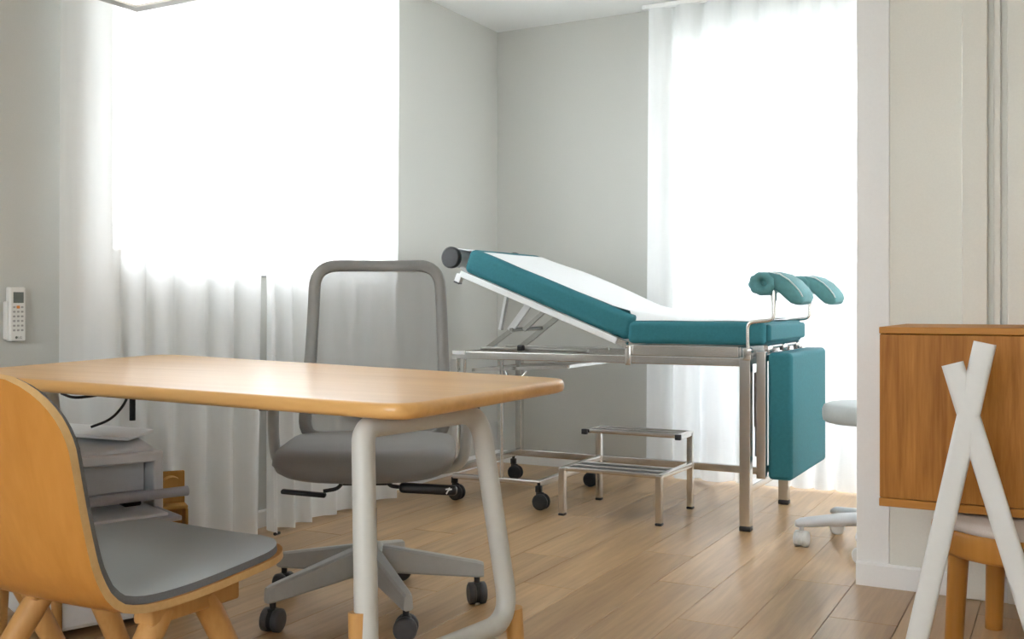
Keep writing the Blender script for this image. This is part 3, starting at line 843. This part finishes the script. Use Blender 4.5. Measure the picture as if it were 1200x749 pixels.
# ------------------------------------------------------------------ visitor chairs (face local +y)
def visitor_chair(loc, rz_, label, group):
    root = thing('visitor_chair', label, 'chair', loc, rz_, group)
    base = [(-0.300, 0.812), (-0.278, 0.735), (-0.252, 0.640), (-0.228, 0.560), (-0.204, 0.495), (-0.168, 0.449), (-0.115, 0.428), (-0.02, 0.424), (0.10, 0.432), (0.21, 0.443), (0.265, 0.450)]
    P = [Vector((0, a, b)) for a, b in base]
    P = [P[0]] + [q for i in range(len(P) - 1) for q in (P[i].lerp(P[i + 1], .25), P[i].lerp(P[i + 1], .75))] + [P[-1]]
    P = [P[0]] + [q for i in range(len(P) - 1) for q in (P[i].lerp(P[i + 1], .33), P[i].lerp(P[i + 1], .75))] + [P[-1]]
    cum = [0]
    for i in range(1, len(P)): cum.append(cum[-1] + (P[i] - P[i - 1]).length)
    Lt = cum[-1]
    def at(s):
        s = min(max(s, 0), Lt)
        for i in range(1, len(P)):
            if cum[i] >= s:
                k = (s - cum[i - 1]) / max(1e-9, cum[i] - cum[i - 1]); p = P[i - 1].lerp(P[i], k)
                a = P[max(0, i - 2)]; b = P[min(len(P) - 1, i + 1)]
                return p, (b - a).normalized()
        return P[-1], (P[-1] - P[-2]).normalized()
    def halfw(s, ins):
        hw = 0.232 - ins
        for e, r in ((s - ins, 0.135), (Lt - ins - s, 0.095)):
            if e < r: hw = min(hw, (0.232 - ins) - r + math.sqrt(max(0.0, r * r - (r - max(e, 0)) ** 2)))
        return max(hw, 0.01)
    def surf(d0, d1, ins):
        """closed slab between normal offsets d0 and d1"""
        ns, nt_ = 46, 16
        ss = [ins + (Lt - 2 * ins) * (0.5 - 0.5 * math.cos(PI * i / ns)) * 0.5 + (ins + (Lt - 2 * ins) * i / ns) * 0.5 - ins * 0.5 + ins * 0.0 for i in range(ns + 1)]
        ss = [ins + (Lt - 2 * ins) * (0.55 * i / ns + 0.45 * (0.5 - 0.5 * math.cos(PI * i / ns))) for i in range(ns + 1)]
        grids = []
        for dd in (d0, d1):
            g = []
            for s in ss:
                p, t = at(s); nn = Vector((0, -t.z, t.y))
                if nn.z < 0 and s > Lt * .5: nn = -nn
                hw = halfw(s, ins)
                row = []
                bend = max(0.0, min(1.0, 1 - s / (Lt * 0.5)))
                for j in range(nt_ + 1):
                    q = -1 + 2 * j / nt_
                    xx = hw * q
                    wrap = (xx / 0.232) ** 2 * (0.035 * bend + 0.006)
                    row.append(p + nn * (dd + wrap) + Vector((xx, 0, 0)))
                g.append(row)
            grids.append(g)
        return grids
    def slab(d0, d1, ins, edge_mb=None):
        mb = MB(); g0, g1 = surf(d0, d1, ins); ns = len(g0); nt_ = len(g0[0])
        for g in (g0, g1):
            vs = [p for r in g for p in r]
            mb.add(vs, [(i * nt_ + j, i * nt_ + j + 1, (i + 1) * nt_ + j + 1, (i + 1) * nt_ + j) for i in range(ns - 1) for j in range(nt_ - 1)], True)
        idx = [(0, j) for j in range(nt_)] + [(i, nt_ - 1) for i in range(1, ns)] + [(ns - 1, j) for j in range(nt_ - 2, -1, -1)] + [(i, 0) for i in range(ns - 2, 0, -1)]
        em = edge_mb or mb
        m_ = len(idx)
        # rounded rim
        rim = [[g0[i][j] for i, j in idx], [g1[i][j] for i, j in idx]]
        vs = rim[0] + rim[1]
        em.add(vs, [(k, (k + 1) % m_, m_ + (k + 1) % m_, m_ + k) for k in range(m_)], True)
        return mb
    em = MB()
    sh = slab(0.0, 0.013, 0.0, em).build('shell', 'ply', root)
    em.build('shell_edge', 'ply_edge', sh)
    em = MB()
    pd = slab(0.0132, 0.026, 0.007, em).build('felt_pad', 'felt', root)
    em.build('pad_edge', 'felt_edge', pd)
    for s_ in (-1, 1):
        xr = s_ * 0.15
        MB().rbox((xr, 0.06, 0.403), (0.045, 0.20, 0.036), 0.006, 2).build('seat_rail', 'leg_wood', root, wn=True)
        MB().tube([(xr, 0.0, 0.405), (xr + s_ * 0.035, -0.29, 0.0)], [0.024, 0.017], 14).build('leg', 'leg_wood', root)
        MB().tube([(xr, 0.09, 0.408), (xr + s_ * 0.035, 0.29, 0.0)], [0.024, 0.017], 14).build('leg', 'leg_wood', root)
    for y_ in (0.02, 0.12): MB().rbox((0, y_, 0.405), (0.27, 0.035, 0.026), 0.004, 2).build('seat_crossbar', 'leg_wood', root, wn=True)
    return root
vc = visitor_chair((1.43, -4.0, 0), math.radians(-2), 'curved plywood chair with grey felt lining whose backrest shows before the desk', 'visitor chairs')
dup(vc, (0.935, -4.02, 0), math.radians(1), 'plywood chair beside the felt-lined one, only a wooden leg showing', 'visitor chairs')

# ------------------------------------------------------------------ printer corner under the desk
PO = (0.385, -3.17, 0)
ped = thing('printer_stand', 'low white stand carrying the printer under the desk end', 'stand', PO, math.radians(-22))
MB().rbox((0, 0, 0.12), (0.36, 0.36, 0.20), 0.006, 2).build('body', 'printer', ped, wn=True)
MB().rbox((0.184, 0, 0.12), (0.010, 0.34, 0.18), 0.003, 1).build('drawer', 'printer', ped, wn=True)
MB().rbox((0.0, 0, 0.228), (0.38, 0.38, 0.016), 0.004, 2).build('top_board', 'printer', ped, wn=True)
for a in (-1, 1):
    for b in (-1, 1): MB().cyl((a * 0.15, b * 0.15, 0), (a * 0.15, b * 0.15, 0.022), 0.015, 10).build('foot', 'black', ped)
prn = thing('printer', 'white office printer with paper trays under the desk end', 'printer', (0.385, -3.17, 0.236), math.radians(-22))
body = MB()
body.rbox((-0.02, 0.0, 0.235), (0.33, 0.34, 0.03), 0.006, 2); body.rbox((-0.02, 0.155, 0.12), (0.33, 0.03, 0.22), 0.006, 2); body.rbox((-0.02, -0.155, 0.12), (0.33, 0.03, 0.22), 0.006, 2)
body.rbox((-0.06, 0, 0.12), (0.25, 0.30, 0.22), 0.004, 2); body.rbox((-0.02, 0, 0.012), (0.33, 0.34, 0.024), 0.004, 2)
body.build('body', 'printer', prn, wn=True)
MB().rbox((0.075, 0.0, 0.175), (0.016, 0.27, 0.09), 0.003, 2).build('front_panel', 'printer', prn, wn=True)
MB().rbox((0.02, 0.04, 0.262), (0.20, 0.22, 0.022), 0.005, 2, rotY(0.12)).build('lid', 'printer', prn, wn=True)
MB().rbox((0.06, -0.10, 0.262), (0.10, 0.09, 0.03), 0.005, 2).build('control_panel', 'black', prn, wn=True)
MB().rbox((0.20, 0.03, 0.135), (0.20, 0.30, 0.006), 0.002, 1, rotY(-0.16)).cyl((0.296, -0.12, 0.152), (0.296, 0.18, 0.152), 0.014, 12).build('output_tray', 'acrylic', prn, wn=True)
MB().rbox((0.20, 0.0, 0.082), (0.24, 0.31, 0.014), 0.003, 1).build('input_tray', 'printer_grey', prn, wn=True)
MB().rbox((0.19, 0.0, 0.093), (0.21, 0.25, 0.008), 0.001, 1).build('paper_stack', 'paper', prn, wn=True)
MB().rbox((0.12, 0.08, 0.107), (0.05, 0.05, 0.02), 0.004, 1).build('paper_guide', 'black', prn, wn=True)
tag(MB().rbox((0.34, -3.12, 0.534), (0.30, 0.21, 0.010), 0.002, 1, rotZ(0.5) @ rotY(0.07)).build('paper_pile', 'paper', wn=True), 'sheaf of white papers lying on top of the printer', 'papers')
bx = thing('tan_box', 'open tan board box standing beside the printer at the curtain', 'box', (0.455, -2.915, 0), math.radians(-35))
MB().rbox((0.004, 0, 0.285), (0.060, 0.088, 0.010), 0.002, 1).build('shelf_board', 'carton', bx, wn=True)
MB().rbox((-0.030, 0, 0.195), (0.010, 0.088, 0.39), 0.003, 1).build('back_board', 'carton', bx, wn=True)
for y_ in (-0.040, 0.040): MB().rbox((0.004, y_, 0.140), (0.060, 0.010, 0.28), 0.002, 1).build('side_board', 'carton', bx, wn=True)
MB().cyl((-0.025, 0.0, 0.345), (0.014, 0.0, 0.345), 0.032, 18).build('tape_roll', 'carton', bx)
cb = MB().tube(fillet([(0.40, -3.02, 0.72), (0.40, -3.02, 0.64), (0.40, -3.02, 0.56)], 0.05), 0.009, 8)
cb.tube(fillet([(0.41, -3.03, 0.70), (0.41, -3.05, 0.62), (0.40, -3.10, 0.57), (0.36, -3.14, 0.55)], 0.08, 8), 0.004, 8)
tag(cb.build('power_cable', 'cable'), 'black cables dropping from the desk to the printer', 'cable')

# ------------------------------------------------------------------ remote control on the wall
rm = thing('remote_control', 'white air-conditioner remote in a holder on the grey wall', 'remote control', (0.0, -3.14, 0.885))
MB().rbox((0.010, 0, -0.02), (0.020, 0.066, 0.12), 0.004, 2).build('holder', 'remote', rm, wn=True)
rb = MB().rbox((0.017, 0, 0), (0.024, 0.054, 0.170), 0.005, 3).build('body', 'remote', rm, wn=True)
MB().rbox((0.0295, 0.001, 0.052), (0.0016, 0.036, 0.034), 0.0005, 1).build('display', 'lcd', rm, wn=True)
for r_ in range(6):
    for c_ in range(3):
        mt = 'orange' if (r_ == 0 and c_ == 1) else 'remote_key'
        sz = 0.011 if mt == 'orange' else 0.008
        MB().rbox((0.0295, -0.014 + c_ * 0.014, 0.022 - r_ * 0.0145), (0.003, sz, 0.006 if mt != 'orange' else 0.009), 0.001, 1).build('button', mt, rm, wn=True)
lg = MB().cyl((0.029, -0.006, -0.073), (0.030, -0.006, -0.073), 0.0042, 14).build('logo_disc', 'lcd', rm)
tcu = bpy.data.curves.new('logo_text', 'FONT'); tcu.body = 'LG'; tcu.size = 0.0105; tcu.extrude = 0.0003
tmp = bpy.data.objects.new('tmp_text', tcu); COL.objects.link(tmp)
bpy.context.view_layer.update()
me = bpy.data.meshes.new_from_object(tmp.evaluated_get(bpy.context.evaluated_depsgraph_get()))
bpy.data.objects.remove(tmp)
me.name = 'logo_text'; me.materials.clear(); me.materials.append(M['lcd'])
lt = bpy.data.objects.new('logo_text', me); COL.objects.link(lt); lt.parent = rm
lt.location = (0.0293, 0.000, -0.0766); lt.rotation_euler = (PI / 2, 0, PI / 2)

# ------------------------------------------------------------------ hanging lamp over the desk
LO = (1.42, -3.66, 1.70)
lamp = thing('pendant_lamp', 'flat rectangular pendant lamp with grey rim hanging over the desk', 'lamp', LO)
LA, LB = (0.80, -3.36), (2.0, -3.66)
LZ = 1.672
LO = (1.4, -3.51, LZ); lamp.location = LO
fr_ = MB()
x0, x1, y0, y1 = 0.80, 2.0, -3.66, -3.36
tk = 0.032
for a, b in (((x0, y0), (x0 + tk, y1)), ((x1 - tk, y0), (x1, y1)), ((x0 + tk, y0), (x1 - tk, y0 + tk)), ((x0 + tk, y1 - tk), (x1 - tk, y1))):
    fr_.box2((a[0], a[1], LZ), (b[0], b[1], LZ + 0.03))
fr_.box2((x0 + 0.01, y0 + 0.01, LZ + 0.022), (x1 - 0.01, y1 - 0.01, LZ + 0.03))
fr_.build('frame', 'lamp_grey', lamp, off=LO)
MB().box2((x0 + tk, y0 + tk, LZ + 0.006), (x1 - tk, y1 - tk, LZ + 0.014)).build('diffuser', 'diffuser', lamp, off=LO)
for x_ in (1.0, 1.8): MB().cyl((x_, -3.51, LZ + 0.03), (x_, -3.51, CH), 0.002, 6).build('suspension_wire', 'steel_dark', lamp, off=LO)
MB().lathe([(0.05, CH - 0.025), (0.05, CH)], (1.4, -3.51, 0), 20).build('ceiling_rose', 'white_paint', lamp, off=LO)
MB().cyl((1.4, -3.51, LZ + 0.03), (1.4, -3.51, CH - 0.02), 0.003, 6).build('power_cord', 'cable', lamp, off=LO)

# ------------------------------------------------------------------ round medical stool behind the partition
ms = thing('medical_stool', 'pale grey round stool on castors half hidden by the partition', 'stool', (2.272, -1.205, 0))
MB().lathe([(0.10, 0.470), (0.160, 0.472), (0.172, 0.480), (0.175, 0.495), (0.175, 0.520), (0.168, 0.536), (0.150, 0.544), (0.08, 0.548)], seg=40).build('seat', 'stool_grey', ms)
MB().lathe([(0.028, 0.10), (0.028, 0.30), (0.016, 0.305), (0.016, 0.47)], seg=20).build('column', 'steel', ms)
for k in range(5):
    a = math.radians(-159 + 72 * k); u = Vector((math.cos(a), math.sin(a), 0)); v = Vector((-u.y, u.x, 0))
    rings = []
    for s_, zt, zb, hw in ((0.0, 0.138, 0.085, 0.032), (0.12, 0.128, 0.080, 0.030), (0.255, 0.108, 0.072, 0.026), (0.275, 0.098, 0.074, 0.020)):
        p = u * s_; rings.append([p + v * (hw * math.cos(q)) + Vector((0, 0, (zt + zb) / 2 + (zt - zb) / 2 * math.sin(q))) for q in [2 * PI * i / 14 for i in range(14)]])
    MB().ring_loft(rings).build('base_arm', 'stool_base', ms)
    p = u * 0.252
    twin_caster(ms, (p.x, p.y), a + 1.1, 0.030, 'caster_pale', 'caster_pale', 0.085)

# ------------------------------------------------------------------ hanging oak cabinet
CO = (3.02, -2.02, 0.366)
cab = thing('hanging_cabinet', 'oak wall cabinet with vertical grain mounted on the cream partition', 'cabinet', CO)
X0, X1, Y0, Y1, Z0, Z1 = 2.469, 3.57, -2.30, -1.766, 0.366, 0.854
MB().rbox(((X0 + X1) / 2, (Y0 + Y1) / 2, Z1 - 0.009), (X1 - X0, Y1 - Y0, 0.018), 0.002, 2).build('top_panel', 'cab_edge', cab, off=CO, wn=True)
MB().rbox(((X0 + X1) / 2, (Y0 + Y1) / 2, Z0 + 0.011), (X1 - X0, Y1 - Y0, 0.022), 0.002, 2).build('bottom_panel', 'cab_edge', cab, off=CO, wn=True)
for x_ in (X0 + 0.006, X1 - 0.006): MB().box((x_, (Y0 + Y1) / 2 + 0.012, (Z0 + Z1) / 2 + 0.002), (0.012, Y1 - Y0 - 0.026, Z1 - Z0 - 0.042)).build('side_panel', 'cab_wood', cab, off=CO)
MB().box(((X0 + X1) / 2, Y1 - 0.006, (Z0 + Z1) / 2 + 0.002), (X1 - X0 - 0.026, 0.01, Z1 - Z0 - 0.042)).build('back_panel', 'cab_wood', cab, off=CO)
hwid = (X1 - X0) / 2
for k in range(2):
    MB().rbox((X0 + hwid * (k + 0.5), Y0 + 0.010, (Z0 + Z1) / 2 + 0.002), (hwid - 0.003, 0.018, Z1 - Z0 - 0.044), 0.002, 2).build('door', 'cab_wood', cab, off=CO, wn=True)

# ------------------------------------------------------------------ wooden stool under the cabinet
ws = thing('wooden_stool', 'round wooden stool with a pale seat pad under the hanging cabinet', 'stool', (2.825, -2.21, 0))
MB().lathe([(0.215, 0.262), (0.228, 0.266), (0.232, 0.275), (0.232, 0.322), (0.228, 0.330), (0.18, 0.331)], seg=44).build('seat', 'ply', ws)
MB().lathe([(0.222, 0.331), (0.226, 0.337), (0.222, 0.352), (0.205, 0.358), (0.10, 0.359)], seg=44).build('seat_pad', 'pad_pale', ws)
for k in range(4):
    a = math.radians(207 + 90 * k)
    MB().tube([(0.175 * math.cos(a), 0.175 * math.sin(a), 0.265), (0.190 * math.cos(a), 0.190 * math.sin(a), 0)], [0.026, 0.023], 16).build('leg', 'ply', ws)

# ------------------------------------------------------------------ white crossed stand in front of the cabinet
xs = thing('crossed_stand', 'white stand of two crossed bars in front of the oak cabinet', 'stand', (2.74, -2.60, 0))
def flat_bar(top, bot, name, y_):
    a = Vector((top[0], y_, top[1])); b = Vector((bot[0], y_ - 0.02, bot[1]))
    prof_ = []
    for k in range(16):
        an = 2 * PI * k / 16; e = 0.6
        c_, s_ = math.cos(an), math.sin(an)
        prof_.append((0.017 * abs(c_) ** e * (1 if c_ > 0 else -1), 0.0255 * abs(s_) ** e * (1 if s_ > 0 else -1)))
    return MB().tube([a, b], 1.0, prof=prof_, up=(0, -1, 0)).build(name, 'stand_white', xs, off=(2.74, -2.60, 0))
flat_bar((2.748, 0.823), (2.578, 0.0), 'bar', -2.545)
flat_bar((2.676, 0.772), (2.902, 0.0), 'bar', -2.545)
